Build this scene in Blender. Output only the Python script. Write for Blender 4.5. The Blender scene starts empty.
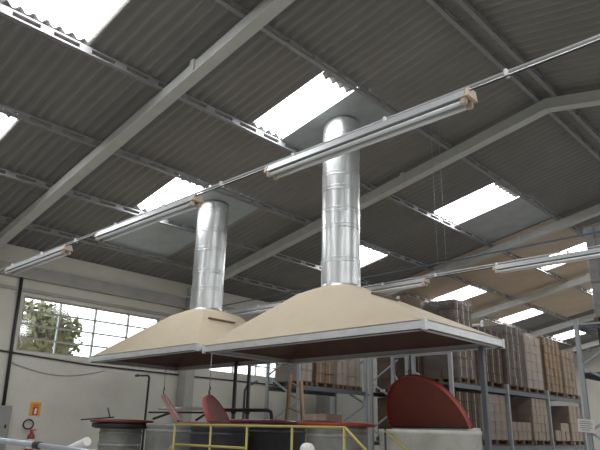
import bpy, bmesh, math, random
from mathutils import Vector, Matrix

random.seed(7)
scene = bpy.context.scene
COL = scene.collection
PI = math.pi
E = 1.65                      # eye height: all z below are given from the floor
T = 0.1985                    # roof pitch (tangent)
XR = -3.82                    # ridge
ZR = 6.4 + E                  # rafter top at the ridge
XW, XE = -15.2, 7.56          # the two long walls
YB, YF = -9.0, 37.0           # end walls


def roof_z(x, dz=0.0):
    return ZR - T * abs(x - XR) + dz


# ------------------------------------------------------------------ materials
def mat(name, col, rough=0.6, metal=0.0, noise=0.0, scale=6.0, bump=0.0, bscale=40.0, col2=None, spec=0.5, stretch=None):
    m = bpy.data.materials.new(name)
    m.use_nodes = True
    nt = m.node_tree
    b = nt.nodes['Principled BSDF']
    b.inputs['Base Color'].default_value = (*col, 1)
    b.inputs['Roughness'].default_value = rough
    b.inputs['Metallic'].default_value = metal
    b.inputs['Specular IOR Level'].default_value = spec
    tc = nt.nodes.new('ShaderNodeTexCoord')
    src = tc.outputs['Object']
    if stretch:
        mp = nt.nodes.new('ShaderNodeMapping')
        mp.inputs['Scale'].default_value = stretch
        nt.links.new(src, mp.inputs['Vector'])
        src = mp.outputs['Vector']
    if noise > 0:
        n = nt.nodes.new('ShaderNodeTexNoise')
        n.inputs['Scale'].default_value = scale
        n.inputs['Detail'].default_value = 6
        n.inputs['Roughness'].default_value = 0.65
        nt.links.new(src, n.inputs['Vector'])
        r = nt.nodes.new('ShaderNodeValToRGB')
        r.color_ramp.elements[0].position = 0.3
        r.color_ramp.elements[1].position = 0.7
        c2 = col2 or tuple(c * (1 - noise) for c in col)
        r.color_ramp.elements[0].color = (*c2, 1)
        r.color_ramp.elements[1].color = (*col, 1)
        nt.links.new(n.outputs['Fac'], r.inputs['Fac'])
        nt.links.new(r.outputs['Color'], b.inputs['Base Color'])
    if bump > 0:
        n2 = nt.nodes.new('ShaderNodeTexNoise')
        n2.inputs['Scale'].default_value = bscale
        n2.inputs['Detail'].default_value = 4
        nt.links.new(src, n2.inputs['Vector'])
        bp = nt.nodes.new('ShaderNodeBump')
        bp.inputs['Strength'].default_value = bump
        bp.inputs['Distance'].default_value = 0.02
        nt.links.new(n2.outputs['Fac'], bp.inputs['Height'])
        nt.links.new(bp.outputs['Normal'], b.inputs['Normal'])
    return m


def emit(name, col, strength):
    m = bpy.data.materials.new(name)
    m.use_nodes = True
    nt = m.node_tree
    nt.nodes.clear()
    e = nt.nodes.new('ShaderNodeEmission')
    e.inputs['Color'].default_value = (*col, 1)
    e.inputs['Strength'].default_value = strength
    o = nt.nodes.new('ShaderNodeOutputMaterial')
    nt.links.new(e.outputs[0], o.inputs['Surface'])
    return m


def film_mat():
    m = bpy.data.materials.new('stretch_film')
    m.use_nodes = True
    nt = m.node_tree
    nt.nodes.clear()
    tr = nt.nodes.new('ShaderNodeBsdfTransparent')
    gl = nt.nodes.new('ShaderNodeBsdfPrincipled')
    gl.inputs['Base Color'].default_value = (.70, .70, .70, 1)
    gl.inputs['Roughness'].default_value = .18
    n = nt.nodes.new('ShaderNodeTexNoise')
    n.inputs['Scale'].default_value = 5
    n.inputs['Detail'].default_value = 5
    tc = nt.nodes.new('ShaderNodeTexCoord')
    nt.links.new(tc.outputs['Object'], n.inputs['Vector'])
    bp = nt.nodes.new('ShaderNodeBump')
    bp.inputs['Strength'].default_value = .9
    bp.inputs['Distance'].default_value = .08
    nt.links.new(n.outputs['Fac'], bp.inputs['Height'])
    nt.links.new(bp.outputs['Normal'], gl.inputs['Normal'])
    r = nt.nodes.new('ShaderNodeMapRange')
    r.inputs['From Min'].default_value = .35
    r.inputs['From Max'].default_value = .7
    r.inputs['To Min'].default_value = .04
    r.inputs['To Max'].default_value = .15
    nt.links.new(n.outputs['Fac'], r.inputs['Value'])
    mx = nt.nodes.new('ShaderNodeMixShader')
    nt.links.new(r.outputs['Result'], mx.inputs['Fac'])
    nt.links.new(tr.outputs[0], mx.inputs[1])
    nt.links.new(gl.outputs[0], mx.inputs[2])
    o = nt.nodes.new('ShaderNodeOutputMaterial')
    nt.links.new(mx.outputs[0], o.inputs['Surface'])
    return m


def glass_mat():
    m = bpy.data.materials.new('window_glass')
    m.use_nodes = True
    nt = m.node_tree
    nt.nodes.clear()
    tr = nt.nodes.new('ShaderNodeBsdfTransparent')
    tr.inputs['Color'].default_value = (.9, .93, .92, 1)
    gl = nt.nodes.new('ShaderNodeBsdfGlossy')
    gl.inputs['Roughness'].default_value = .08
    mx = nt.nodes.new('ShaderNodeMixShader')
    mx.inputs['Fac'].default_value = .08
    nt.links.new(tr.outputs[0], mx.inputs[1])
    nt.links.new(gl.outputs[0], mx.inputs[2])
    o = nt.nodes.new('ShaderNodeOutputMaterial')
    nt.links.new(mx.outputs[0], o.inputs['Surface'])
    return m


M = {
    'roof': mat('fibre_cement', (.285, .275, .265), .9, noise=.2, scale=.8),
    'flatroof': mat('flat_metal_sheet', (.50, .54, .57), .45, .3, noise=.25, scale=2.0),
    'warmroof': mat('warm_lit_tan_sheet', (.58, .47, .36), .7, noise=.2, scale=1.2),  # warm light reflected on the far sheets is put into this tan
    'sky': emit('skylight_daylight', (.97, .985, 1.0), 9.0),
    'wall': mat('painted_wall', (.72, .70, .63), .85, noise=.14, scale=1.1, bump=.08, bscale=25),
    'wallbeam': mat('grey_concrete', (.46, .45, .43), .85, noise=.2, scale=3),
    'floor': mat('concrete_floor', (.44, .43, .40), .6, noise=.25, scale=1.5),
    'beam': mat('beam_paint', (.56, .57, .55), .6, noise=.15, scale=4),
    'purlin': mat('purlin_steel', (.30, .30, .31), .6, .1, noise=.2, scale=5),
    'galv': mat('galvanised_duct', (.70, .72, .72), .38, .85, noise=.18, scale=9, bump=.06, bscale=8, stretch=(1, 1, .25)),
    'galvband': mat('galvanised_band', (.60, .62, .63), .40, .85),
    'rim': mat('galvanised_rim', (.74, .76, .77), .45, .35, noise=.15, scale=6),
    'canopy': mat('beige_board', (.60, .51, .375), .75, noise=.08, scale=2.2, bump=.05, bscale=30),
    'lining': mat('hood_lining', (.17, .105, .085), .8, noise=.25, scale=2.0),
    'slot': mat('dark_seam', (.16, .12, .08), .7),
    'lampbody': mat('lamp_white_metal', (.52, .54, .55), .4, .2),
    'lampin': mat('lamp_reflector', (.32, .33, .34), .35, .3),
    'tube': mat('tube_glass', (.80, .82, .83), .25),
    'endcap': mat('beige_plastic', (.58, .46, .36), .5),
    'conduit': mat('zinc_conduit', (.55, .56, .57), .4, .6),
    'wire': mat('steel_wire', (.35, .35, .36), .5, .5),
    'darkpipe': mat('dark_pipe', (.055, .055, .06), .5, .3, noise=.3, scale=8),
    'postgrey': mat('grey_pipe', (.13, .13, .125), .5, .3, noise=.3, scale=8),
    'bluecable': mat('blue_grey_pipe', (.10, .13, .18), .5, .2),
    'red': mat('red_paint', (.21, .048, .034), .5, noise=.22, scale=4),
    'redrim': mat('red_rim', (.34, .055, .042), .45, noise=.1, scale=4),
    'redlid': mat('dull_red', (.24, .05, .045), .55, noise=.25, scale=4),
    'maroon': mat('maroon_paint', (.22, .04, .055), .3, noise=.3, scale=4),
    'pink': mat('faded_red', (.58, .27, .24), .5, noise=.2, scale=6),
    'tank': mat('tank_fibreglass', (.62, .62, .57), .55, noise=.35, scale=2.5, bump=.1, bscale=6),
    'tankgrey': mat('tank_grey', (.44, .44, .43), .45, .3, noise=.4, scale=3.5, bump=.1, bscale=6),
    'tankdark': mat('tank_dark', (.06, .06, .07), .5, .3, noise=.4, scale=4),
    'yellow': mat('yellow_paint', (.46, .39, .10), .5, noise=.12, scale=6),
    'bluepipe': mat('pale_blue_pipe', (.50, .56, .62), .35, .3, noise=.1, scale=6),
    'white': mat('white_plastic', (.78, .78, .76), .4),
    'wood': mat('ladder_wood', (.52, .33, .20), .7, noise=.25, scale=10, stretch=(1, 1, .2)),
    'palletwood': mat('pallet_wood', (.16, .11, .075), .85, noise=.3, scale=10),
    'rack': mat('rack_steel', (.42, .45, .48), .5, .3, noise=.15, scale=5),
    'rackdark': mat('rack_beam', (.17, .19, .22), .5, .3, noise=.15, scale=5),
    'carton': mat('brown_card', (.225, .15, .095), .8, noise=.15, scale=5),
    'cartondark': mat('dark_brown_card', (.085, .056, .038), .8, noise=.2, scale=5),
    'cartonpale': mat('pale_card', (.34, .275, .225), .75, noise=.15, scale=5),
    'greyload': mat('grey_card', (.26, .25, .25), .7, noise=.2, scale=5),
    'tape': mat('parcel_tape', (.40, .32, .23), .35),
    'film': film_mat(),
    'glass': glass_mat(),
    'winframe': mat('window_steel', (.38, .38, .37), .5, .2),
    'orange': mat('orange_sign', (.78, .38, .05), .5),
    'signred': mat('red_sign', (.60, .05, .035), .5),
    'signwhite': mat('white_sign', (.82, .82, .80), .5),
    'textgrey': mat('sign_text', (.28, .30, .31), .6),
    'black': mat('black_rubber', (.03, .03, .03), .6),
    'leaf': mat('leaves', (.19, .18, .08), .7, noise=.55, scale=5),
    'bark': mat('bark', (.10, .07, .05), .9, noise=.3, scale=8),
    'greybox': mat('grey_panel_paint', (.33, .34, .33), .5, noise=.1, scale=5),
}


# ------------------------------------------------------------------ mesh helpers
class MB:
    """collects shapes into one mesh"""

    def __init__(self):
        self.bm = bmesh.new()

    def box(self, lo, hi, rot=None, bev=0.0):
        bm = self.bm
        c = [(a + b) / 2 for a, b in zip(lo, hi)]
        s = [max(abs(b - a), 1e-4) for a, b in zip(lo, hi)]
        r = bmesh.ops.create_cube(bm, size=1.0, matrix=Matrix.Translation(c) @ (rot or Matrix.Identity(4)) @ Matrix.Diagonal((*s, 1)))
        if bev > 0:
            ed = set()
            for v in r['verts']:
                ed.update(v.link_edges)
            bmesh.ops.bevel(bm, geom=list(ed), offset=bev, segments=2, affect='EDGES', clamp_overlap=True)
        return self

    def bar(self, p, q, w, h=None, up=(0, 0, 1), bev=0.0):
        """rectangular bar from p to q, w across, h along the up direction"""
        h = h or w
        p, q = Vector(p), Vector(q)
        d = q - p
        L = d.length
        y = d.normalized()
        u = Vector(up)
        x = y.cross(u)
        if x.length < 1e-5:
            x = y.cross(Vector((1, 0, 0)))
        x.normalize()
        z = x.cross(y).normalized()
        m = Matrix((x, y, z)).transposed().to_4x4()
        m.translation = (p + q) / 2
        r = bmesh.ops.create_cube(self.bm, size=1.0, matrix=m @ Matrix.Diagonal((w, L, h, 1)))
        if bev > 0:
            ed = set()
            for v in r['verts']:
                ed.update(v.link_edges)
            bmesh.ops.bevel(self.bm, geom=list(ed), offset=bev, segments=2, affect='EDGES', clamp_overlap=True)
        return self

    def tube(self, pts, r, seg=10, closed=False, cap=True):
        bm = self.bm
        pts = [Vector(p) for p in pts]
        n = len(pts)
        rs = r if isinstance(r, (list, tuple)) else [r] * n
        rings = []
        ref = None
        for i, p in enumerate(pts):
            if closed:
                d = pts[(i + 1) % n] - pts[i - 1]
            elif i == 0:
                d = pts[1] - p
            elif i == n - 1:
                d = p - pts[-2]
            else:
                d = (pts[i + 1] - p).normalized() + (p - pts[i - 1]).normalized()
            d.normalize()
            if ref is None:
                ref = Vector((0, 0, 1)) if abs(d.z) < .9 else Vector((1, 0, 0))
            a = d.cross(ref)
            if a.length < 1e-4:
                a = d.cross(Vector((0, 1, 0)))
            a.normalize()
            b = d.cross(a).normalized()
            ref = -b if False else ref
            rings.append([bm.verts.new(p + rs[i] * (math.cos(2 * PI * k / seg) * a + math.sin(2 * PI * k / seg) * b)) for k in range(seg)])
        m = n if closed else n - 1
        for i in range(m):
            A, B = rings[i], rings[(i + 1) % n]
            for k in range(seg):
                f = bm.faces.new((A[k], A[(k + 1) % seg], B[(k + 1) % seg], B[k]))
                f.smooth = True
        if cap and not closed:
            bm.faces.new(rings[0])
            bm.faces.new(list(reversed(rings[-1])))
        return self

    def lathe(self, prof, c=(0, 0, 0), seg=40, cap=True):
        """prof: (radius, z) pairs from bottom to top, turned about a vertical axis"""
        bm = self.bm
        rings = []
        for r, z in prof:
            rings.append([bm.verts.new((c[0] + r * math.cos(2 * PI * k / seg), c[1] + r * math.sin(2 * PI * k / seg), c[2] + z)) for k in range(seg)])
        for A, B in zip(rings, rings[1:]):
            for k in range(seg):
                f = bm.faces.new((A[k], A[(k + 1) % seg], B[(k + 1) % seg], B[k]))
                f.smooth = True
        if cap:
            bm.faces.new(list(reversed(rings[0])))
            bm.faces.new(rings[-1])
        return self

    def quad(self, *ps):
        self.bm.faces.new([self.bm.verts.new(p) for p in ps])
        return self

    def prism(self, pts, off):
        """closed slab: outline pts (3-D, planar) pushed along the vector off"""
        bm = self.bm
        off = Vector(off)
        a = [bm.verts.new(p) for p in pts]
        b = [bm.verts.new(Vector(p) + off) for p in pts]
        n = len(a)
        bm.faces.new(list(reversed(a)))
        bm.faces.new(b)
        for i in range(n):
            bm.faces.new((a[i], a[(i + 1) % n], b[(i + 1) % n], b[i]))
        return self

    def build(self, name, m, parent=None, kind=None, label=None):
        bm = self.bm
        bmesh.ops.recalc_face_normals(bm, faces=bm.faces[:])
        me = bpy.data.meshes.new(name)
        bm.to_mesh(me)
        bm.free()
        me.materials.append(m if not isinstance(m, str) else M[m])
        o = bpy.data.objects.new(name, me)
        COL.objects.link(o)
        if parent is not None:
            o.parent = parent
            o.matrix_parent_inverse = Matrix.Translation(parent.location).inverted()
        if kind:
            o['kind'] = kind
        if label:
            o['label'] = label
        return o


def tag(o, label, cat, group=None):
    o['label'] = label
    o['category'] = cat
    if group:
        o['group'] = group
    return o


def thing(name, label, cat, loc=(0, 0, 0), group=None):
    o = bpy.data.objects.new(name, None)
    COL.objects.link(o)
    o.location = loc
    return tag(o, label, cat, group)


# ------------------------------------------------------------------ setting: floor, walls, roof
MB().box((XW - .3, YB - .3, -.2), (XE + .3, YF + .3, 0)).build('floor', 'floor', kind='structure')

WIN = [(6.05, 10.05), (12.0, 16.0)]
WZ0, WZ1 = 1.70 + E, 3.05 + E
wb = MB()
top = roof_z(XW, .10)
wb.box((XW - .22, YB, 0), (XW, YF, WZ0))
wb.box((XW - .22, YB, WZ1), (XW, YF, top))
ys = [YB] + [v for w in WIN for v in w] + [YF]
for a, b in zip(ys[0::2], ys[1::2]):
    wb.box((XW - .22, a, WZ0), (XW, b, WZ1))
wb.build('wall_left', 'wall', kind='structure')
# far and rear end walls follow the gable
for nm, y0, y1 in (('wall_far', YF, YF + .2), ('wall_rear', YB - .2, YB)):
    pts = [(XW, y0, 0), (XE, y0, 0), (XE, y0, roof_z(XE, .1)), (XR, y0, roof_z(XR, .1)), (XW, y0, roof_z(XW, .1))]
    MB().prism(pts, (0, y1 - y0, 0)).build(nm, 'wall', kind='structure')
MB().box((XE, YB, 0), (XE + .22, YF, top)).build('wall_right', 'wall', kind='structure')
# eaves ring beam and the moulding lines on the left wall
MB().box((XW, YB, 3.46 + E), (XW + .12, YF, 3.77 + E)).build('trim_1', 'wallbeam', kind='structure')
MB().box((XW, YB, 3.14 + E), (XW + .05, YF, 3.22 + E)).build('trim_2', 'wallbeam', kind='structure')

# windows: steel frames with three rows of hopper panes
for wi, (y0, y1) in enumerate(WIN):
    fr = MB()
    x0, x1 = XW - .14, XW - .06
    nb = int(round(y1 - y0))
    for k in range(nb + 1):
        y = y0 + (y1 - y0) * k / nb
        w = .05 if k in (0, nb) else .035
        yy = min(max(y, y0 + w / 2), y1 - w / 2)
        fr.box((x0, yy - w / 2, WZ0), (x1, yy + w / 2, WZ1))
    for k in range(5):
        z = WZ0 + (WZ1 - WZ0) * k / 4
        zz = min(max(z, WZ0 + .02), WZ1 - .02)
        fr.box((x0 + .01, y0, zz - .018), (x1 - .01, y1, zz + .018))
    wf = fr.build('window_%d' % (wi + 1), 'winframe', kind='structure')
    gl = MB()
    for k in range(nb):
        a = y0 + (y1 - y0) * k / nb + .02
        b = y0 + (y1 - y0) * (k + 1) / nb - .02
        for j in range(4):
            za = WZ0 + (WZ1 - WZ0) * j / 4 + .02
            zb = WZ0 + (WZ1 - WZ0) * (j + 1) / 4 - .02
            gl.box((XW - .102, a, za), (XW - .098, b, zb))
    gl.build('window_pane', 'glass', wf)

# trees outside behind the near window
def tree(x, y, h, r, label):
    t = thing('tree', label, 'tree', (x, y, 0))
    MB().tube([(x, y, 0), (x + .05, y + .03, h * .5), (x, y, h * .75)], [.14, .11, .06], 8).build('trunk', 'bark', t)
    b = MB()
    for i in range(2000):
        a, e = random.uniform(0, 2 * PI), random.uniform(-1, 1)
        q = random.random() ** .4
        c = Vector((x + r * q * math.cos(a) * math.sqrt(1 - e * e), y + r * q * math.sin(a) * math.sqrt(1 - e * e), h * .82 + r * .8 * q * e))
        u = Vector((random.gauss(0, 1), random.gauss(0, 1), random.gauss(0, 1))).normalized()
        v = u.orthogonal().normalized()
        s = random.uniform(.07, .15)
        b.quad(c - u * s, c + v * s * .5, c + u * s, c - v * s * .5)
    b.build('foliage', 'leaf', t)

tree(-17.4, 7.45, 4.95, 1.25, 'leafy tree outside behind the first two panes of the near window')
MB().box((-60, YB - 20, -.4), (XW - .25, YF + 20, -.2)).build('ground', mat('yard_ground', (.3, .28, .24), .9), kind='structure')

# roof sheets -------------------------------------------------------------
PX = [XR, -6.0, -8.1, -10.2, -12.1, -13.95, XW - .25]
SKY_COLS = [(-4.1, -2.9), (2.25, 3.5), (7.0, 7.86), (13.6, 14.9), (19.9, 21.3), (25.3, 26.65), (31.5, 32.9)]  # first column is unseen behind the viewpoint, added to light the hall
U, Lr = 1, 3                   # roof rows between purlins that carry skylights
DZ = .16
AMP, PITCH = .040, .20


def corr(bm, x0, x1, y0, y1, seg=8, lift=0.0):
    n = max(2, int(round((y1 - y0) / PITCH * seg)))
    prev = None
    for i in range(n + 1):
        y = y0 + (y1 - y0) * i / n
        w = AMP * math.sin(2 * PI * y / PITCH)
        cur = [bm.verts.new((x0, y, roof_z(x0, DZ + w + lift))), bm.verts.new((x1, y, roof_z(x1, DZ + w + .0)))]
        if prev:
            f = bm.faces.new((prev[0], prev[1], cur[1], cur[0]))
            f.smooth = True
        prev = cur


def mirror(x):
    return 2 * XR - x


sky_jobs, flat_jobs = [], []
roofm = MB()
for row in range(6):
    xa, xb = PX[row], PX[row + 1]
    cuts = []
    if row in (U, Lr):
        cuts += [(a, b, 'sky') for a, b in SKY_COLS]
    if row == U:
        cuts += [(7.86, 9.35, 'flat'), (14.9, 16.9, 'flat')]
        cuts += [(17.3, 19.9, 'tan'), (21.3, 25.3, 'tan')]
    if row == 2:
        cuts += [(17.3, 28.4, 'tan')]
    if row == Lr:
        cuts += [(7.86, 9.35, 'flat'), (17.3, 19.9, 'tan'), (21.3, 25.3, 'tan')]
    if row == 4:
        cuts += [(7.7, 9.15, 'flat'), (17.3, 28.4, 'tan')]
    cuts.sort()
    y = YB - .3
    ends = []
    for a, b, k in cuts:
        if a - y > .01:
            ends.append((y, a))
        y = b
    ends.append((y, YF + .3))
    lo = xb - (.12 if row < 5 else 0)
    for a, b in ends:
        corr(roofm.bm, xa, lo, a, b, lift=.012)
    for a, b, k in cuts:
        (sky_jobs if k == 'sky' else flat_jobs).append((row, xa, lo, a, b, k))
# right slope, plain rows; unseen skylights added in the same columns for light
for row in range(6):
    xa, xb = mirror(PX[row]), mirror(PX[row + 1])
    cuts = SKY_COLS if row in (U, Lr) else []
    y = YB - .3
    for a, b in list(cuts) + [(YF + .3, None)]:
        corr(roofm.bm, xa, xb, y, a)
        if b is not None:
            sky_jobs.append((row + 10, xa, xb, a, b, 'sky'))
            y = b
roofm.build('ceiling', 'roof', kind='structure')
MB().bar((XR, YB, ZR + DZ - .02), (XR, YF, ZR + DZ - .02), .5, .02).build('ceiling_ridge_strip', 'roof', kind='structure')

names = {2.25: 'over the nearest bay', 7.0: 'beside the duct tops', 13.6: 'bay beyond the ducts', 19.9: 'third bay, above the racks', 25.3: 'fourth bay, behind the racks', 31.5: 'in the last bay', -4.1: 'added unseen behind the viewpoint for light'}
for row, xa, xb, a, b, k in sky_jobs:
    s = MB()
    inset = .0
    if row < 10:
        corr(s.bm, xa - .30, xb + .16, a, b)
        # opaque ends of the sheet under the overlaps
    else:
        corr(s.bm, xa, xb, a, b)
    side = 'upper' if row % 10 == U else 'lower'
    slope = 'near roof slope' if row < 10 else 'unseen far slope, added for light'
    o = s.build('skylight', 'sky')
    tag(o, 'bright skylight sheet, %s row of the %s, %s' % (side, slope, names[a]), 'skylight', 'daylight sheets in the roof')
    if row < 10:
        for e0, e1 in ((xa, xa - .30), (xb + .16, xb)):
            q = MB()
            corr(q.bm, e0, e1, a, b)
            q.build('sheet_edge', 'roof', o)
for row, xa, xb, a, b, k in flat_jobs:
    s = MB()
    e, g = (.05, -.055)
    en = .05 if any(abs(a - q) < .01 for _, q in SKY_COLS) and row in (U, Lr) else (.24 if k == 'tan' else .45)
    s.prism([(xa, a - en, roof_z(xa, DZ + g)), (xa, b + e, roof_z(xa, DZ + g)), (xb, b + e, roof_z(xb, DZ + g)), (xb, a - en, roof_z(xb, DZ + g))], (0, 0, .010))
    s.build('ceiling_panel', 'flatroof' if k == 'flat' else 'warmroof', kind='structure')

# portal frames: two rafters and a wall column each ------------------------
FRAMES = [-6.75, -.9, 5.0, 11.0, 17.1, 22.9, 28.7, 34.5]
fl = ['added unseen behind the viewpoint for light', 'above the viewpoint', 'crossing from lower left to the top edge', 'behind the two ducts, meeting the ridge', 'third along, beyond the ducts', 'fourth along, above the pallet racks', 'fifth along, behind the racks', 'last before the far wall']
DEP = .25
for fy, nm in zip(FRAMES, fl):
    t = thing('portal_frame', 'pale grey roof frame of sloping beams, %s' % nm, 'roof frame', (XR, fy, 0), 'roof frames of the hall')
    for sgn in (-1, 1):
        xe = XW if sgn < 0 else XE
        prof = [(XR, roof_z(XR, -.036)), (xe, roof_z(xe, -.036)), (xe, roof_z(xe, -DEP)), (XR, roof_z(XR, -DEP))]
        r = MB()
        pts = [(x, fy - .075, z) for x, z in prof]
        r.prism(pts, (0, .15, 0))
        ro = r.build('rafter', 'beam', t)
        # lower flange, and bolted stiffeners at the splice
        f = MB()
        f.bar((xe - sgn * .38, fy, roof_z(xe - sgn * .38, -DEP - .012)), (XR + sgn * .01, fy, roof_z(XR + sgn * .01, -DEP - .012)), .21, .024, up=(0, 0, 1))
        f.build('flange', 'beam', ro)
        p = MB()
        for xs in (XR + sgn * 3.4,):
            p.bar((xs, fy - .11, roof_z(xs, -DEP * .5)), (xs, fy + .11, roof_z(xs, -DEP * .5)), .10, DEP * .98)
        p.build('splice_plate', 'beam', ro)
        c = MB()
        xx = xe - sgn * .19
        c.box((xe - sgn * .38, fy - .17, 0), (xe, fy + .17, roof_z(xe, -DEP - .09)), bev=.02)
        c.build('column', 'wallbeam', t)

# lattice purlins ----------------------------------------------------------
PUR = [(-3.62, 'right of the ridge line'), (-3.96, 'left of the ridge line'), (-6.0, 'second down from the ridge on the near slope'), (-8.1, 'third down from the ridge on the near slope'),
       (-10.2, 'fourth down from the ridge on the near slope'), (-12.1, 'fifth down from the ridge on the near slope'), (-13.95, 'lowest, beside the long left wall'), (-1.64, 'first down on the far slope'), (.46, 'second down on the far slope')]
for x, nm in PUR:
    t = thing('purlin', 'dark lattice roof purlin, %s' % nm, 'purlin', (x, 0, 0), 'roof purlins')
    z1, z0 = roof_z(x, .108), roof_z(x, -.02)
    w = MB()
    y = YB
    prev = None
    k = 0
    while y < YF:
        cur = [w.bm.verts.new((x, y, z)) for z in (z0, z0 + .028, z1 - .028, z1)]
        if prev:
            w.bm.faces.new((prev[0], prev[1], cur[1], cur[0]))
            w.bm.faces.new((prev[2], prev[3], cur[3], cur[2]))
            if k % 2 == 1:
                w.bm.faces.new((prev[1], prev[2], cur[2], cur[1]))
        prev = cur
        y += .20 if k % 2 == 0 else .42
        k += 1
    o = w.build('web', 'purlin', t)
    so = o.modifiers.new('thick', 'SOLIDIFY')
    so.thickness = .05
    so.offset = 0
    MB().box((x - .04, YB, z0 - .012), (x + .04, YF, z0 - .0005)).build('bottom_flange', 'purlin', t)

# ------------------------------------------------------------------ exhaust hoods and ducts
def hood(name, x0, x1, y0, y1, z, cx, cy, zt, label, bar):
    t = thing(name, label, 'exhaust hood', ((x0 + x1) / 2, (y0 + y1) / 2, z))
    rh = .135
    bm = bmesh.new()
    seg = 24

    def ring(kind):
        out = []
        for k in range(seg * 2):
            a = 2 * PI * k / (seg * 2) + PI / 4
            ca, sa = math.cos(a), math.sin(a)
            m = max(abs(ca), abs(sa))
            out.append((ca / m, sa / m, ca, sa))
        return out
    base = ring(0)
    bm.free()
    hx, hy = (x1 - x0) / 2, (y1 - y0) / 2
    mx, my = (x0 + x1) / 2, (y0 + y1) / 2
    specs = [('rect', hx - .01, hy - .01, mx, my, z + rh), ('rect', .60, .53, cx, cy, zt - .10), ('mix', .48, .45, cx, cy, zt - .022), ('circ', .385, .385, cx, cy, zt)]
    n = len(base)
    for part, m, inn in (('canopy', 'canopy', 0.0), ('inner_lining', 'lining', .03)):  # inside shell repeats the canopy in a dark reddish brown
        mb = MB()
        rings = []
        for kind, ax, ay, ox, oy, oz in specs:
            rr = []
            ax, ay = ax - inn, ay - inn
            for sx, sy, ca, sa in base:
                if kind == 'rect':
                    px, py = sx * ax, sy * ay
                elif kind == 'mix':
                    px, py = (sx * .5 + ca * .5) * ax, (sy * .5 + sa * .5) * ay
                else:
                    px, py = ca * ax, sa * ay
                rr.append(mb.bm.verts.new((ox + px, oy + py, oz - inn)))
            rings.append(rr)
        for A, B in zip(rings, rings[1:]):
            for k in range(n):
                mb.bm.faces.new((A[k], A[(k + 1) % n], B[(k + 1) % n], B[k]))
        o = mb.build(part, m, t, label='dark brown inside of the hood' if inn else None)
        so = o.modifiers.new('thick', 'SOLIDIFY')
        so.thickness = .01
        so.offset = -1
    # galvanised rim: four C-shaped sides
    th = .02
    for p, q, nrm in (((x0, y0), (x1, y0), (0, 1)), ((x1, y0), (x1, y1), (-1, 0)), ((x1, y1), (x0, y1), (0, -1)), ((x0, y1), (x0, y0), (1, 0))):
        r = MB()
        ax, ay = p
        bx, by = q
        lo = (min(ax, bx) + min(0, 0), min(ay, by), z)
        nx, ny = nrm
        r.box((min(ax, bx, ax + nx * th), min(ay, by, ay + ny * th), z), (max(ax, bx, ax + nx * th), max(ay, by, ay + ny * th), z + rh))
        r.box((min(ax, bx, ax + nx * .13), min(ay, by, ay + ny * .13), z), (max(ax, bx, ax + nx * .13), max(ay, by, ay + ny * .13), z + .012))
        r.box((min(ax, bx, ax + nx * .05), min(ay, by, ay + ny * .05), z + rh - .012), (max(ax, bx, ax + nx * .05), max(ay, by, ay + ny * .05), z + rh))
        r.build('rim', 'rim', t)
    for (bx, by) in ((x0, y0), (x1, y0), (x1, y1), (x0, y1)):
        sx = 1 if bx == x0 else -1
        sy = 1 if by == y0 else -1
        MB().box((bx - sx * .006, by - sy * .006, z - .01), (bx + sx * .06, by + sy * .06, z + rh + .01)).build('corner_plate', 'rim', t)
    if bar:
        MB().bar(bar[0], bar[1], .05, .03).build('seam_bar', 'slot', t)
    return t


H2 = (-9.46, -4.51, 7.26, 9.66, 1.385 + E)
H1 = (-13.62, -9.52, 7.16, 9.66, 1.43 + E)
DUCT2 = (-7.02, 8.46)
DUCT1 = (-11.0, 8.46)
ZT2, ZT1 = 2.50 + E, 2.53 + E


def face_pt(H, D, zt, u, v, lift=.02):
    """a point on the right-hand sloping face: u across depth (0..1), v up the slope"""
    x1, y0, y1 = H[1], H[2], H[3]
    zb = H[4] + .135
    a = Vector((x1, y0 + (y1 - y0) * u, zb))
    b = Vector((D[0] + .60, D[1] - .53 + 1.06 * u, zt - .10))
    return a.lerp(b, v) + Vector((.3, 0, 1)).normalized() * lift


hood('exhaust_hood', *H2[:4], H2[4], *DUCT2, ZT2, 'big beige pyramid exhaust hood with grey metal rim, nearer of the two', (face_pt(H2, DUCT2, ZT2, .10, .72, .03), face_pt(H2, DUCT2, ZT2, .62, .72, .03)))
hood('exhaust_hood', *H1[:4], H1[4], *DUCT1, ZT1, 'beige pyramid exhaust hood, farther one beside the windowed wall', (face_pt(H1, DUCT1, ZT1, .12, .74), face_pt(H1, DUCT1, ZT1, .62, .74)))


def duct(cx, cy, z0, r, seams, label):
    zt = roof_z(cx, DZ - .02)
    t = thing('exhaust_duct', label, 'duct', (cx, cy, z0))
    zs = [z0] + seams + [zt]
    for i, (a, b) in enumerate(zip(zs, zs[1:])):
        s = MB()
        rr = r - .004 * (i % 2)
        s.lathe([(rr, a), (rr, b - .002)], (cx, cy, 0), 56, cap=False)
        # lock seam down the side
        ang = -2.2 + .5 * i
        s.bar((cx + rr * math.cos(ang), cy + rr * math.sin(ang), a), (cx + rr * math.cos(ang), cy + rr * math.sin(ang), b), .016, .01)
        s.build('duct_section', 'galv', t)
    for z in seams:
        s = MB()
        for dz in (-.035, .035):
            s.lathe([(r, z + dz - .008), (r + .006, z + dz - .004), (r + .006, z + dz + .004), (r, z + dz + .008)], (cx, cy, 0), 56, cap=False)
        s.lathe([(r + .0015, z - .03), (r + .0015, z + .03)], (cx, cy, 0), 56, cap=False)
        s.build('joint_band', 'galvband', t)
    s = MB()
    s.lathe([(r + .035, z0 - .02), (r + .035, z0 + .012), (r + .004, z0 + .014), (r + .004, z0 + .07)], (cx, cy, 0), 56, cap=False)
    s.build('base_collar', 'galvband', t)
    return t


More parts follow.
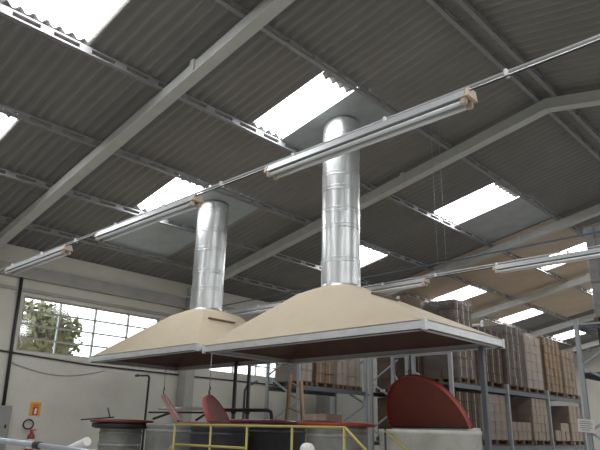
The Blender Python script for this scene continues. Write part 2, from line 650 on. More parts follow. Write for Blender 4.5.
duct(*DUCT2, ZT2 - .01, .365, [z + E for z in (3.0, 3.66, 3.98, 4.42, 4.72, 5.15, 5.6)], 'shiny galvanised round exhaust duct rising from the nearer hood to the roof')
duct(*DUCT1, ZT1 - .01, .365, [z + E for z in (3.02, 3.42, 3.95, 4.42, 4.9)], 'shiny galvanised round exhaust duct rising from the farther hood')

# ------------------------------------------------------------------ hanging fluorescent lamps
def lamp(xa, xb, y, z, label):
    t = thing('fluorescent_lamp', label, 'lamp', ((xa + xb) / 2, y, z), 'hanging tube lamps')
    prof = [(-.078, 0), (-.05, .075), (.05, .075), (.078, 0)]
    b = MB()
    b.prism([(xa + .03, y + py, z + pz) for py, pz in prof], (xb - xa - .06, 0, 0))
    b.build('housing', 'lampbody', t)
    MB().box((xa + .05, y - .03, z - .02), (xb - .05, y + .03, z - .001)).build('ballast_cover', 'lampin', t)
    for s in (-1, 1):
        tb = MB().tube([(xa + .07, y + s * .05, z - .036), (xb - .07, y + s * .05, z - .036)], .019, 12).build('tube', 'tube', t)
        for x in (xa + .045, xb - .045):
            e = MB()
            e.box((x - .025, y + s * .05 - .022, z - .06), (x + .025, y + s * .05 + .022, z - .001), bev=.006)
            e.build('lampholder', 'endcap', tb)
    for x in (xa, xb):
        c = MB()
        pts = [(x - .012, y - .083, z - .004), (x - .012, y - .054, z + .079), (x - .012, y + .054, z + .079), (x - .012, y + .083, z - .004)]
        c.prism(pts, (.035, 0, 0)) if x == xa else c.prism([(p[0] - .01, p[1], p[2]) for p in pts], (.035, 0, 0))
        c.build('end_cap', 'endcap', t)
    return t


LX = [(-11.33, -9.07), (-8.08, -5.72), (-4.45, -2.04)]
nm1 = ['leftmost in the front row, near the window wall', 'between the other two in the front row, crossing the farther duct', 'largest, crossing the top of the nearer duct']
nm2 = ['behind the farther hood and duct', 'behind the nearer hood, ending right of its duct', 'to the right above the racks, in the back row']
Y1, Y2, ZL = 4.15, 9.45, 2.66 + E
for (a, b), n in zip(LX, nm1):
    lamp(a, b, Y1, ZL - .012, 'long twin tube lamp, %s' % n)
for (a, b), n in zip([(-11.97, -9.57), (-8.2, -5.8), (-4.46, -2.04)], nm2):
    lamp(a, b, Y2, ZL - .012, 'long twin tube lamp, %s' % n)


def conduit(y, z, xa, xb, label, hang):
    t = thing('lamp_rail', label, 'rail', ((xa + xb) / 2, y, z))
    MB().box((xa, y - .014, z + .024), (xb, y + .014, z + .038)).build('channel', 'conduit', t)
    MB().tube([(xa, y - .03, z - .018), (xb, y - .03, z - .018)], .008, 8).build('conduit', 'conduit', t)
    MB().tube([(xa + .1, y - .045, z - .034), (xb - .1, y - .045, z - .034)], .007, 8).build('cable', 'black', t)
    x = xa + .5
    while x < xb:
        MB().box((x - .014, y - .04, z - .018), (x + .014, y + .02, z + .044), bev=.004).build('clip', 'signwhite', t)
        x += 1.18
    for hx in hang:
        MB().tube([(hx, y, z + .03), (hx, y, roof_z(hx, .0))], .004, 6).build('hanger_wire', 'wire', t)


conduit(Y1, ZL + .072, XW, 3.2, 'thin double metal lamp rail running along the front row of lamps', [])
conduit(Y2, ZL + .072, -12.0, 3.2, 'thin metal lamp rail running along the back row of lamps', [-12.1, -5.55, -5.38, -1.64])
tag(MB().tube([(-13.9, 10.3, 3.16 + E), (3, 10.3, 3.30 + E)], .017, 8).build('pipe', 'bluecable'), 'thin dark blue pipe strung above the back row of lamps', 'pipe')

# ------------------------------------------------------------------ things on the left wall
xf = XW
tag(MB().tube([(xf + .05, 5.88, 3.5 + E), (xf + .05, 5.92, 2 + E), (xf + .05, 5.97, .42 + E)], .04, 10).build('wall_pipe', 'darkpipe'), 'dark upright pipe on the pale wall above the grey box', 'pipe')
t = thing('electrical_box', 'grey metal box on the wall at the lower left edge', 'electrical box', (xf, 5.85, E))
MB().box((xf + .0, 5.55, -.55 + E), (xf + .22, 6.12, .42 + E), bev=.015).build('body', 'greybox', t)
MB().box((xf + .22, 5.60, -.50 + E), (xf + .235, 6.07, .37 + E), bev=.006).build('door', 'greybox', t)
MB().box((xf + .235, 6.0, -.08 + E), (xf + .26, 6.03, .0 + E)).build('handle', 'black', t)
pts = [(xf + .03, YB + .5 + i * .6, 1.70 + E - .028 * (YB + .5 + i * .6 - 4) * .9) for i in range(2)]
tag(MB().tube([(xf + .03, 4.6, 1.72 + E), (xf + .03, 8.0, 1.53 + E), (xf + .03, 11.0, 1.50 + E), (xf + .03, 24.0, 1.42 + E)], .02, 8).build('wall_conduit', 'darkpipe'), 'long dark conduit running along the wall under the windows', 'conduit')
tag(MB().tube([(xf + .02, 5.95 + i * .25, 1.42 + E - .22 * math.sin(PI * i / 10)) for i in range(11)], .008, 6).build('cable', 'wire'), 'thin slack cable drooping on the wall below the near window', 'cable')

# fire extinguisher sign: orange plate, red field, white extinguisher and arrow
t = thing('extinguisher_sign', 'orange sign with white extinguisher symbol on red, on the pale wall', 'sign', (xf, 6.74, .38 + E))
MB().box((xf + .002, 6.62, .22 + E), (xf + .012, 6.88, .53 + E)).build('plate', 'orange', t)
MB().box((xf + .012, 6.69, .24 + E), (xf + .016, 6.82, .43 + E), bev=.002).build('red_field', 'signred', t)
s = MB().box((xf + .016, 6.735, .26 + E), (xf + .02, 6.785, .37 + E))
s.box((xf + .016, 6.75, .37 + E), (xf + .02, 6.77, .40 + E))
s.bar((xf + .018, 6.765, .395 + E), (xf + .018, 6.80, .37 + E), .004, .012)
s.build('symbol', 'signwhite', t)
MB().box((xf + .012, 6.68, .455 + E), (xf + .016, 6.82, .475 + E)).build('symbol', 'signred', t)

t = thing('fire_extinguisher', 'red fire extinguisher with coiled black hose hanging on the wall', 'fire extinguisher', (xf + .12, 6.68, -.9 + E))
c = (xf + .13, 6.70, 0)
MB().lathe([(.07, -.80 + E), (.085, -.78 + E), (.085, -.27 + E), (.07, -.21 + E), (.03, -.17 + E)], c, 24).build('cylinder', 'redrim', t)
MB().lathe([(.0865, -.52 + E), (.0865, -.31 + E)], c, 24, cap=False).build('label_band', 'signwhite', t)
MB().lathe([(.03, -.17 + E), (.04, -.16 + E), (.04, -.12 + E), (.02, -.11 + E)], c, 16).box((c[0] - .02, 6.66, -.12 + E), (c[0] + .02, 6.80, -.095 + E)).build('valve', 'signred', t)
MB().tube([(xf + .06, 6.62 + .12 * math.cos(2 * PI * k / 24), .02 + E + .105 * math.sin(2 * PI * k / 24)) for k in range(24)], .017, 8, closed=True).build('hose', 'black', t)
MB().box((xf, 6.66, -.5 + E), (xf + .05, 6.74, -.42 + E)).build('bracket', 'greybox', t)

# ------------------------------------------------------------------ mixing tanks
def half_disc(c, r, az, th, flip=1):
    """outline of a half disc hinged along azimuth az, raised by th; flip picks the side"""
    h = Vector((math.cos(az), math.sin(az), 0))
    m = Vector((-math.sin(az), math.cos(az), 0)) * flip
    v = m * math.cos(th) + Vector((0, 0, 1)) * math.sin(th)
    n = h.cross(v).normalized()
    if (n.z < 0):
        n = -n
    pts = [Vector(c) + r * (math.cos(a) * h + math.sin(a) * v) for a in [PI * k / 36 for k in range(37)]]
    return pts, n, h, v


def tank(name, x, y, z, r, body, bandm, lid, label, az=0.0, th=None, flip=1, rl=None, lidm=None, raisedm=None, rims=(.12, .5, .9), shrink=1.0, z0=.0, knob=False, collar=False):
    t = thing(name, label, 'tank', (x, y, 0))
    rb = r * shrink
    MB().lathe([(rb * .97, z0), (rb, z0 + .05), (rb, z - .10), (rb + .012, z - .09), (rb + .012, z - .03)], (x, y, 0), 48).build('body', body, t)
    for k in rims:
        zz = z0 + (z - z0) * k
        MB().lathe([(rb, zz - .03), (rb + .018, zz - .018), (rb + .018, zz + .018), (rb, zz + .03)], (x, y, 0), 48, cap=False).build('hoop', bandm, t)
    rl = rl or r * 1.02
    if collar:
        MB().lathe([(rl * .80, z - .16), (rl * .95, z - .13), (rl * .95, z - .045), (rl * .8, z - .035)], (x, y, 0), 48).build('collar', 'tankdark', t)
    lidm = lidm or lid
    if th is None:
        MB().lathe([(rl, z - .03), (rl + .01, z - .01), (rl + .01, z + .015), (rl - .03, z + .03), (rl * .5, z + .045), (.01, z + .05)], (x, y, 0), 48).build('lid', lidm, t)
        if knob:
            MB().bar((x - .07, y, z + .075), (x + .07, y, z + .075), .02, .02).bar((x - .07, y, z + .03), (x - .07, y, z + .08), .02).bar((x + .07, y, z + .03), (x + .07, y, z + .08), .02).build('handle', 'darkpipe', t)
        return t
    pts, n, h, v = half_disc((x, y, z), r * .99, az, 0, -flip)
    MB().prism([p + Vector((0, 0, -.03)) for p in pts], (0, 0, .045)).build('lid', lidm, t)
    # raised half lid with its flange
    pts, n, h, v = half_disc((x, y, z + .02), rl, az, th, flip)
    ra = MB().prism([p - n * .008 for p in pts], n * .016).build('raised_lid', raisedm or lid, t)
    fb = MB()
    for a, b in zip(pts, pts[1:]):
        ca = (Vector((x, y, z + .02)) - (a + b) / 2).normalized()
        fb.prism([a - n * .055, b - n * .055, b + n * .02, a + n * .02], ca * .018)
    fb.build('lid_rim', lid, ra)
    MB().tube([Vector((x, y, z + .02)) - h * rl, Vector((x, y, z + .02)) + h * rl], .022, 10).build('hinge', 'darkpipe', t)
    top = Vector((x, y, z + .02)) + v * rl
    MB().tube([top + Vector((0, 0, .06)) + .035 * Vector((math.cos(2 * PI * k / 12) * h.x, math.cos(2 * PI * k / 12) * h.y, math.sin(2 * PI * k / 12))) - Vector((0, 0, .02)) for k in range(12)], .009, 6, closed=True).build('lifting_eye', 'darkpipe', ra)
    return t, top


def chain(top, ztop, label):
    x, y, z = top
    o = thing('lifting_chain', label, 'chain', (x, y, z))
    MB().tube([(x, y, z + .09), (x, y, ztop)], .008, 6).build('wire', 'wire', o)
    MB().tube([(x, y, z + .08), (x + .03, y, z + .12), (x, y, z + .17)], .012, 6).build('hook', 'darkpipe', o)


# A: grey drum by the wall, red lid wider than the drum
tank('mixing_tank', -12.74, 7.68, .13 + E, .69, 'tankgrey', 'tankgrey', 'redlid', 'ribbed grey tank with flat red lid, leftmost under the farther hood', shrink=.66, rl=.68, collar=True, rims=(.3, .55, .72, .86, .95))
t = thing('stirring_rod', 'thin dark rod lying across the leftmost red tank lid, sticking out left', 'rod', (-12.9, 7.5, .2 + E))
MB().tube([(-13.85, 7.27, .15 + E), (-12.95, 7.58, .215 + E)], .016, 8).build('rod', 'darkpipe', t)
MB().tube([(-13.05, 7.53, .215 + E), (-13.06, 7.52, .28 + E), (-13.09, 7.48, .42 + E)], .013, 8).build('upright_hook', 'darkpipe', t)
# B: pale tank whose faded half lid is tilted up edge-on
tB, topB = tank('mixing_tank', -11.43, 8.31, .13 + E, .70, 'tankgrey', 'tankgrey', 'pink', 'grey tank with faded pink half lid tilted up edge-on, under the farther hood', az=math.atan2(.64, -.77), th=math.radians(54), flip=1, lidm='pink', collar=True, rl=.70)
# C1: small dark tank, round red lid raised
tC, topC = tank('mixing_tank', -8.95, 7.40, .10 + E, .52, 'tankdark', 'tankdark', 'redrim', 'dark tank behind yellow railing with small red half lid raised', az=math.atan2(.85, -.52), th=math.radians(62), flip=1, raisedm='red', rl=.55)
tank('mixing_tank', -9.38, 8.91, .17 + E, .82, 'tankdark', 'tankdark', 'maroon', 'wide dark tank with flat maroon lid, behind the yellow railing', lidm='maroon')
tank('mixing_tank', -7.05, 8.39, .13 + E, .64, 'tankgrey', 'tankgrey', 'redrim', 'grey tank with flat bright red lid, between maroon and white tanks', lidm='redrim', shrink=.80)
tD, topD = tank('mixing_tank', -5.53, 8.89, .10 + E, .80, 'tank', 'tank', 'redrim', 'off-white tank with big dark red half-round lid standing up', az=math.radians(-13), th=math.radians(64), flip=-1, raisedm='red', rims=(.3, .6), rl=.88, lidm='tank')
chain(topB, H1[4], 'thin hanging chain and hook above the faded pink half lid')
chain(topC, H2[4], 'thin hanging chain above the small raised red lid')
# tan box on the closed red lid
t = thing('flat_carton', 'flat tan carton lying on the bright red tank lid', 'box', (-7.37, 8.32, .185 + E))
MB().box((-7.66, 8.2, .185 + E), (-7.12, 8.62, .30 + E), bev=.006).build('carton_body', 'cartonpale', t)
MB().box((-7.42, 8.198, .186 + E), (-7.36, 8.622, .303 + E)).build('tape', 'tape', t)
# white domed drum shape standing in for the white cap behind the railing
t = thing('white_cap_stand_in', 'white drum-shaped stand-in for a white cap, just behind the yellow railing', 'drum', (-5.9, 6.72, 0))
MB().lathe([(.10, 0), (.11, .03), (.11, 1.38), (.10, 1.45), (.07, 1.49), (.03, 1.505)], (-6.15, 6.68, 0), 28).build('body', 'white', t)
MB().lathe([(.112, .5), (.118, .52), (.118, .56), (.112, .58)], (-6.15, 6.68, 0), 28, cap=False).build('hoop', 'white', t)

# ------------------------------------------------------------------ yellow railing, foreground pipe
YR = 6.3
t = thing('safety_railing', 'yellow tube safety railing with sloping end in front of the tanks', 'railing', (-7, YR, 0))
zr = .065 + E
MB().tube([(-8.83, YR, zr), (-5.16, YR, zr)], .017, 10).build('top_rail', 'yellow', t)
MB().tube([(-8.75, YR, zr - .31), (-7.0, YR, zr - .31)], .019, 10).build('mid_rail', 'yellow', t)
MB().tube([(-5.16, YR, zr), (-4.84, YR, zr - .25), (-4.2, YR, zr - .80)], .017, 10).build('sloping_rail', 'yellow', t)
for x in (-8.80, -7.85, -7.01, -6.09, -5.17):
    MB().tube([(x, YR, 0), (x, YR, zr)], .017, 10).build('post', 'yellow', t)
MB().tube([(-8.80, YR, zr - .31), (-9.15, YR, zr - .62)], .017, 10).build('brace', 'yellow', t)
t = thing('tank_handrail', 'thin dark and yellow handrail on the side of the off-white tank', 'handrail', (-5.5, 7.9, E))
yy = 8.06
MB().tube([(-5.80, yy, .08 + E), (-5.80, yy, -1.0 + E)], .016, 8).build('upright', 'darkpipe', t)
MB().tube([(-5.80, yy - .01, .04 + E), (-5.28, yy - .03, -.30 + E), (-4.9, yy - .03, -.56 + E)], .017, 8).build('sloping_rail', 'yellow', t)

t = thing('pipe_rail', 'pale blue-grey pipe rail across the lower left corner', 'pipe', (-5.5, 2.5, 0))
a, b, c2 = Vector((-7.4, 2.5, -.118 + E)), Vector((-5.47, 2.5, -.163 + E)), Vector((-3.9, 2.5, -.205 + E))
MB().tube([a, b], .026, 14).build('pipe', 'bluepipe', t)
MB().tube([b, c2], .024, 14).build('pipe', 'bluepipe', t)
MB().tube([b - (b - a).normalized() * .05, b + (b - a).normalized() * .05], .032, 14).build('coupling', 'darkpipe', t, label='dark coupling')
for x in (-7.2, -4.0):
    MB().tube([(x, 2.5, 0), (x, 2.5, -.15 + E)], .024, 12).build('post', 'bluepipe', t)
tag(MB().tube([(-5.45, 2.95, -.128 + E), (-5.75, 2.93, -.215 + E), (-6.5, 2.85, -.46 + E), (-8.0, 2.7, -.95 + E), (-10.9, 2.4, .04)], .04, 14).build('plastic_tube', 'white'), 'white plastic tube end poking up behind the pale pipe rail', 'tube')

# ------------------------------------------------------------------ dark process pipes
def elbow_path(p, q, r, n=6):
    return [p, q]


t = thing('supply_pipe', 'tall thin dark pipe with short bent top, behind the leftmost tank', 'pipe', (-13.73, 8.91, 0))
MB().tube([(-13.73, 8.91, 0), (-13.73, 8.91, 1.22 + E), (-13.78, 8.90, 1.27 + E), (-14.1, 8.80, 1.28 + E)], .027, 10).build('pipe', 'darkpipe', t)
MB().tube([(-14.07, 8.81, 1.28 + E), (-14.16, 8.78, 1.28 + E)], .036, 10).build('pipe_cap', 'darkpipe', t)
for x, y, nm in ((-11.13, 9.56, 'left of the pair behind the maroon lid'), (-10.90, 9.78, 'right of the pair behind the maroon lid')):
    t = thing('steel_post', 'dark upright pipe, %s' % nm, 'pipe', (x, y, 0), 'dark pipes behind the tanks')
    MB().tube([(x, y, 0), (x, y, 1.55 + E)], .046, 12).build('pipe', 'postgrey', t)
    MB().tube([(x, y, .36 + E), (x, y, .46 + E)], .06, 12).build('coupling', 'darkpipe', t)
t = thing('bent_pipe', 'shorter grey-blue pipe with bent top between the two dark uprights', 'pipe', (-11.3, 9.9, 0))
MB().tube([(-11.35, 10.05, 0), (-11.33, 10.05, .9 + E), (-11.28, 10.08, 1.02 + E), (-11.05, 10.2, 1.12 + E)], .03, 10).build('pipe', 'bluecable', t)
t = thing('header_pipe', 'dark horizontal pipe turning down at its end, above the maroon lid', 'pipe', (-11, 9.4, E))
MB().tube([(-11.25, 9.34, .43 + E), (-10.12, 9.68, .43 + E), (-10.04, 9.70, .40 + E), (-10.02, 9.71, .30 + E), (-10.02, 9.80, 0)], .04, 10).build('pipe', 'darkpipe', t)
t = thing('white_rod', 'pale straight rod running level behind the faded pink lid', 'rod', (-12.5, 9.0, E))
MB().tube([(-13.0, 8.80, .45 + E), (-11.35, 9.16, .45 + E)], .038, 10).build('rod', 'white', t)
MB().tube([(-13.5, 8.85, .37 + E), (-11.35, 9.28, .37 + E)], .022, 10).build('lower_bar', 'darkpipe', t)
for p, q, nm in (((-12.55, 8.35, .20 + E), (-12.35, 8.75, .37 + E), 'left of the faded pink lid'), ((-11.45, 8.75, .19 + E), (-11.5, 9.1, .36 + E), 'right of the faded pink lid')):
    tag(MB().tube([p, q], .028, 8).build('prop_strut', 'darkpipe'), 'short dark slanting strut, %s' % nm, 'strut')
# square post under the right edge of the nearer hood
t = thing('hood_post', 'dark square post under the right edge of the nearer hood', 'post', (-4.68, 8.9, 0))
MB().box((-4.77, 9.24, .012), (-4.69, 9.32, H2[4] - .002), bev=.006).build('post', 'rackdark', t)
MB().box((-4.81, 9.22, 0), (-4.63, 9.40, .012)).build('base_plate', 'rackdark', t)

# wooden step ladder
t = thing('wooden_ladder', 'small wooden step ladder standing behind the maroon-lidded tank', 'ladder', (-9.8, 10.2, 0))
la, lb = Vector((-10.15, 10.13, 0)), Vector((-9.75, 10.0, 1.22 + E))
ra_, rb_ = Vector((-9.62, 10.50, 0)), Vector((-9.58, 10.15, 1.08 + E))
MB().bar(la, lb, .05, .09).build('stile', 'wood', t)
MB().bar(ra_, rb_, .05, .09).build('stile', 'wood', t)
for k in range(10):
    f = .06 + .098 * k
    MB().bar(la.lerp(lb, f), ra_.lerp(rb_, f), .07, .03).build('rung', 'wood', t)

# ------------------------------------------------------------------ pallet racks
def post(p, x, y, h):
    b = MB().box((x - .05, y - .035, .012), (x + .05, y + .035, h))
    o = b.build('upright', 'rack', p)
    MB().box((x - .08, y - .07, 0), (x + .08, y + .07, .012)).build('foot_plate', 'rackdark', o)
    return o


def end_frame(p, xa, xb, y, h, step=.72):
    post(p, xa, y, h)
    post(p, xb, y, h)
    z = .35
    s = 0
    while z + step < h:
        a, b = (xa, xb) if s % 2 == 0 else (xb, xa)
        MB().bar((a, y, z), (b, y, z + step), .045, .045).build('brace', 'rack', p)
        z += step
        s += 1
    for zz in (.3, h - .12):
        MB().bar((xa, y, zz), (xb, y, zz), .035, .035).build('brace', 'rack', p)


def rack(label, xf_, xb_, ys, levels, hs):
    t = thing('pallet_rack', label, 'rack', ((xf_ + xb_) / 2, ys[0], 0))
    for y, h in zip(ys, hs):
        end_frame(t, xb_, xf_, y, h)
    for ya, yb in zip(ys, ys[1:]):
        for z in levels:
            for x in (xf_, xb_):
                o = MB().box((x - .025, ya + .037, z - .13), (x + .025, yb - .037, z - .012)).build('beam', 'rackdark', t)
            d = MB()
            k = int((yb - ya) / .28)
            for i in range(k):
                yy = ya + .1 + i * (yb - ya - .2) / (k - 1)
                d.box((xb_ + .03, yy - .05, z - .03), (xf_ - .03, yy + .05, z - .012))
            d.build('deck', 'rackdark', t)
    return t


def pallet(x0, x1, y0, y1, z, label):
    """x0..x1, y0..y1 footprint; returns the top of the pallet"""
    t = thing('pallet', label, 'pallet', ((x0 + x1) / 2, (y0 + y1) / 2, z), 'wooden pallets on the racks')
    d = MB()
    for i in range(5):
        yy = y0 + .05 + i * (y1 - y0 - .1) / 4
        d.box((x0, yy - .05, z + .11), (x1, yy + .05, z + .13))
    d.build('deck_boards', 'palletwood', t)
    for fx in (0, .5, 1):
        b = MB()
        xx = x0 + .05 + fx * (x1 - x0 - .1)
        for fy in (0, .5, 1):
            yy = y0 + .06 + fy * (y1 - y0 - .12)
            b.box((xx - .05, yy - .06, z + .018), (xx + .05, yy + .06, z + .112))
        b.box((xx - .05, y0, z), (xx + .05, y1, z + .02))
        b.build('runner', 'palletwood', t)
    return z + .132


def load(x0, x1, y0, y1, z, h, m, film, label, n=(3, 3, 5), cat='pallet load', sag=0.0):
    t = thing('pallet_load', label, cat, ((x0 + x1) / 2, (y0 + y1) / 2, z))
    nx, ny, nz = n
    dx, dy, dz = (x1 - x0) / nx, (y1 - y0) / ny, h / nz
    proto = {}
    for k in range(nz):
        for i in range(nx):
            for j in range(ny):
                if not (i in (0, nx - 1) or j in (0, ny - 1) or k == nz - 1):
                    continue
                if i == 0 and j != 0 and k != nz - 1:
                    continue
                if j == ny - 1 and i not in (nx - 1,) and k != nz - 1:
                    continue
                g = .006
                cx, cy, cz = x0 + (i + .5) * dx, y0 + (j + .5) * dy, z + k * dz
                if not proto:
                    b = MB()
                    b.box((-dx / 2 + g, -dy / 2 + g, 0), (dx / 2 - g, dy / 2 - g, dz - .004), bev=.008)
                    o = b.build('carton', m, t)
                    proto['o'] = o
                    tp = MB().box((-dx / 2 + g - .001, -.016, .02), (dx / 2 - g + .001, .016, dz - .0025)).build('tape', 'tape', o)
                    o.matrix_parent_inverse = Matrix.Identity(4)
                    tp.matrix_parent_inverse = Matrix.Identity(4)
                    proto['t'] = tp
                else:
                    o = proto['o'].copy()
                    COL.objects.link(o)
                    tp = proto['t'].copy()
                    COL.objects.link(tp)
                    tp.parent = o
                o.location = Vector((cx + random.uniform(-.008, .008), cy + random.uniform(-.008, .008), cz)) - t.location
                o.rotation_euler.z = random.uniform(-.03, .03)
    if film:
        b = MB()
        s = 10
        e = .015
        vs = {}
        zs = [z + (h + .02) * q / 10 for q in range(11)]
        rings = []
        rnd = random.Random(int(abs(x0 * 100 + y0 * 77)))
        per = []
        for q in range(s):
            per.append((x0 - e + (x1 - x0 + 2 * e) * q / s, y0 - e))
        for q in range(s):
            per.append((x1 + e, y0 - e + (y1 - y0 + 2 * e) * q / s))
        for q in range(s):
            per.append((x1 + e - (x1 - x0 + 2 * e) * q / s, y1 + e))
        for q in range(s):
            per.append((x0 - e, y1 + e - (y1 - y0 + 2 * e) * q / s))
        mx, my = (x0 + x1) / 2, (y0 + y1) / 2
        for zz in zs:
            rings.append([b.bm.verts.new((mx + (px - mx) * (1 + rnd.uniform(0, .018)), my + (py - my) * (1 + rnd.uniform(0, .018)), zz)) for px, py in per])
        mtop = [b.bm.verts.new((mx + (px - mx) * .55, my + (py - my) * .55, z + h + .03 + sag * rnd.random())) for px, py in per]
        rings.append(mtop)
        for A, B in zip(rings, rings[1:]):
            for q in range(len(per)):
                f = b.bm.faces.new((A[q], A[(q + 1) % len(per)], B[(q + 1) % len(per)], B[q]))
                f.smooth = True
        b.bm.faces.new(mtop)
        b.build('stretch_film', 'film', t)
    return t


# R1: rack on the right, long face towards us
rack('grey pallet rack on the right, two beam levels of boxed pallets', -8.0, -9.1, [13.98, 17.06, 19.88, 22.7], [-.22 + E, 1.28 + E], [2.1 + E, 1.42 + E, 1.42 + E, 1.42 + E])
lv1, lv2 = -.22 + E, 1.28 + E
xa, xb = -9.05, -7.98


def pl(y0, y1, z, h, m, film, lab, n=(2, 3, 5), x0=xa, x1=xb, sag=0.0):
    zt = pallet(x0, x1, y0, y1, z, 'pallet under the ' + lab)
    load(x0 + .03, x1 - .02, y0 + .03, y1 - .03, zt, h, m, film, lab, n, sag=sag)


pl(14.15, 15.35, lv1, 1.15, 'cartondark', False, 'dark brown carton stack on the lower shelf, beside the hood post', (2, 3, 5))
pl(15.45, 16.93, lv1, 1.17, 'cartonpale', True, 'tall pale film-wrapped stack on the lower shelf of the right rack', (2, 4, 5))
pl(17.2, 18.5, lv1, .50, 'cartonpale', False, 'low pale stack in the dark lower shelf bay', (2, 4, 2))
pl(18.62, 19.8, lv1, 1.22, 'cartonpale', False, 'tall pale stack alone in the middle of the lower shelf', (2, 4, 5))
zt = pallet(xa, xb, 20.0, 21.5, lv1, 'dark wooden pallet under two small pale cartons')
load(-8.75, -8.0, 20.2, 20.68, zt, .32, 'cartonpale', False, 'smallest pale carton pile on the lower shelf', (2, 1, 1))
load(-8.75, -8.0, 20.74, 21.4, zt, .55, 'cartonpale', False, 'small pale carton pile beside the smallest one on the lower shelf', (2, 2, 2))
pl(21.58, 22.62, lv1, 1.12, 'cartonpale', False, 'pinkish pale stack at the far end of the lower shelf', (2, 3, 4))
# upper level
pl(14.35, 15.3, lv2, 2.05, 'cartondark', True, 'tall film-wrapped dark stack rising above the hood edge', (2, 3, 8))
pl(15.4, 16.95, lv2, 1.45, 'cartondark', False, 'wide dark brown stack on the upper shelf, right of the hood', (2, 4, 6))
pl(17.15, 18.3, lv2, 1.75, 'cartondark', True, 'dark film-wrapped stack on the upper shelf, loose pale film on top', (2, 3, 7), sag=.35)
pl(18.5, 19.75, lv2, 1.62, 'cartonpale', True, 'white film-wrapped stack on the upper shelf of the right rack', (2, 3, 6), sag=.2)
pl(19.98, 21.35, lv2, 1.72, 'carton', False, 'warm brown carton stack on the upper shelf of the right rack', (2, 4, 7))
pl(21.45, 22.6, lv2, 1.45, 'carton', True, 'brown film-wrapped stack at the far end of the upper shelf', (2, 3, 6))
# back-to-back row behind it, added to keep the open bays dark
rack('added grey pallet rack standing back to back behind the right rack', -9.30, -9.76, [13.98, 17.06, 19.88, 22.7], [-.22 + E, 1.28 + E], [2.1 + E, 1.42 + E, 1.42 + E, 1.42 + E])
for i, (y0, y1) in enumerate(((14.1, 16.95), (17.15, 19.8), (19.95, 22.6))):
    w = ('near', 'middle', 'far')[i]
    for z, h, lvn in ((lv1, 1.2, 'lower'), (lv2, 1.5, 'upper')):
        zt = pallet(-9.72, -9.32, y0, y1, z, 'added long dark pallet, %s bay, %s level of the rear rack' % (w, lvn))
        load(-9.71, -9.33, y0 + .03, y1 - .03, zt, h, 'cartondark', False, 'added dark carton wall behind, %s bay, %s level of the rear rack' % (w, lvn), (1, 6, 5))

# R3: rack by the window wall, seen under the hoods
rack('grey pallet rack by the window wall, seen under the hoods', -12.4, -13.7, [13.05, 16.2], [1.28 + E], [3.1 + E, 3.1 + E])
for y0, y1, h, m, fl_, lab in ((13.2, 13.75, 1.3, 'cartonpale', True, 'pale wrapped stack at the near end of the window rack'), (13.85, 14.75, 1.1, 'carton', False, 'tan carton stack in the middle of the window rack'),
                               (14.85, 15.4, 1.4, 'cartonpale', True, 'narrow pale wrapped stack on the window rack'), (15.5, 16.1, 1.2, 'cartonpale', True, 'greyish wrapped stack at the far end of the window rack')):
    pl(y0, y1, lv2, h, m, fl_, lab, (2, 2, 4), x0=-13.62, x1=-12.46)
# R4: next rack along, K braces on its end frame
rack('grey pallet rack between the window rack and the right rack', -11.2, -12.35, [16.45, 19.3, 22.2], [-.22 + E, 1.28 + E, 2.85 + E], [4.3 + E] * 3)
for (y0, y1, z, h, m, fl_, lab, nn) in ((16.6, 17.8, lv1, 1.2, 'cartondark', False, 'dark stack on the lowest shelf of the middle rack', (2, 3, 4)), (17.95, 19.2, lv1, 1.2, 'cartondark', False, 'second dark stack on the lowest shelf of the middle rack', (2, 3, 4)),
                                        (16.6, 17.8, lv2, 1.1, 'cartondark', False, 'dark stack on the middle shelf of the middle rack', (2, 3, 4)), (17.95, 19.2, lv2, 1.2, 'carton', False, 'brown stack on the middle shelf of the middle rack', (2, 3, 4)),
                                        (17.3, 19.1, 2.85 + E, .75, 'cartonpale', True, 'film-wrapped pale stack on the top shelf above the hood edge', (2, 4, 4)), (19.45, 20.7, lv2, 1.3, 'cartondark', False, 'dark stack in the second bay of the middle rack', (2, 3, 4)),
                                        (19.5, 20.9, 2.85 + E, 1.25, 'cartondark', True, 'dark wrapped stack on the top shelf of the middle rack', (2, 3, 4))):
    pl(y0, y1, z, h, m, fl_, lab, nn, x0=-12.3, x1=-11.22, sag=.2)
# R2: rack at the right edge, end frame towards us
rack('tall pallet rack at the right edge with braced end frame', -3.95, -5.1, [14.8, 17.6, 20.4], [-.22 + E, 1.45 + E, 2.55 + E], [2.45 + E + .2] * 3)
for (y0, y1, z, h, m, fl_, lab, nn) in ((14.9, 16.1, lv1, 1.45, 'carton', False, 'brown carton stack on the bottom shelf of the right-edge rack', (3, 3, 6)), (14.9, 16.1, 1.45 + E, .85, 'cartondark', False, 'dark brown carton stack on the middle shelf of the right-edge rack', (3, 3, 4)),
                                        (14.9, 16.1, 2.55 + E, 2.2, 'greyload', True, 'very tall silver film-wrapped stack topping the right-edge rack', (3, 3, 8)), (16.3, 17.5, lv1, 1.4, 'carton', False, 'brown stack behind, bottom shelf of the right-edge rack', (3, 3, 6)),
                                        (16.3, 17.5, 1.45 + E, .8, 'carton', False, 'brown stack behind, middle shelf of the right-edge rack', (3, 3, 4))):
    pl(y0, y1, z, h, m, fl_, lab, nn, x0=-4.72, x1=-4.0, sag=.15)

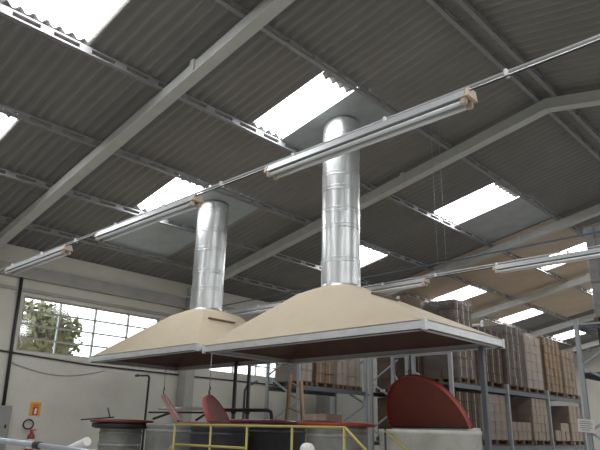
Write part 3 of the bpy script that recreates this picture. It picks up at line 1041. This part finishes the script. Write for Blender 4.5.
# aisle sign on the right-edge rack
t = thing('aisle_sign', 'small white sign plate with grey text lines on the rack post', 'sign', (-5.1, 14.6, .28 + E))
Rz = Matrix.Rotation(math.radians(4), 4, 'Y')
MB().box((-5.30, 14.70, .13 + E), (-4.94, 14.712, .41 + E), Rz).build('plate', 'signwhite', t)
s = MB()
for k, (w0, w1) in enumerate(((.05, .30), (.04, .32), (.06, .29), (.05, .31), (.08, .26))):
    zz = .36 - .045 * k + E
    s.box((-5.30 + w0, 14.697, zz - .008), (-5.30 + w1, 14.70, zz + .008), Rz)
s.build('text_lines', 'textgrey', t)
MB().box((-5.13, 14.712, .2 + E), (-5.07, 14.765, .34 + E)).build('bracket', 'rackdark', t)

# ------------------------------------------------------------------ daylight, camera, colour management
w = bpy.data.worlds.new('sky')
scene.world = w
w.use_nodes = True
bg = w.node_tree.nodes['Background']
bg.inputs['Color'].default_value = (.93, .97, 1.0, 1)
bg.inputs['Strength'].default_value = 3.0

cd = bpy.data.cameras.new('camera')
cam = bpy.data.objects.new('camera', cd)
COL.objects.link(cam)
cd.sensor_fit = 'HORIZONTAL'
cd.sensor_width = 36.0
cd.lens = 606.2 / 600 * 36.0
cd.clip_end = 300
yaw, pit, rol = math.radians(-43.761), math.radians(18.823), math.radians(1.378)
fw = Vector((math.sin(yaw) * math.cos(pit), math.cos(yaw) * math.cos(pit), math.sin(pit)))
rt = Vector((math.cos(yaw), -math.sin(yaw), 0))
up = rt.cross(fw)
r2 = math.cos(rol) * rt + math.sin(rol) * up
u2 = -math.sin(rol) * rt + math.cos(rol) * up
m = Matrix((r2, u2, -fw)).transposed().to_4x4()
m.translation = (0, 0, E)
cam.matrix_world = m
scene.camera = cam

scene.view_settings.view_transform = 'Standard'
scene.view_settings.look = 'None'
scene.view_settings.gamma = 1
scene.view_settings.use_curve_mapping = False
scene.view_settings.exposure = 0.72
scene.cycles.max_bounces = 10
scene.cycles.diffuse_bounces = 6
scene.cycles.transparent_max_bounces = 12
scene.cycles.sample_clamp_indirect = 6.0
scene.cycles.use_denoising = True
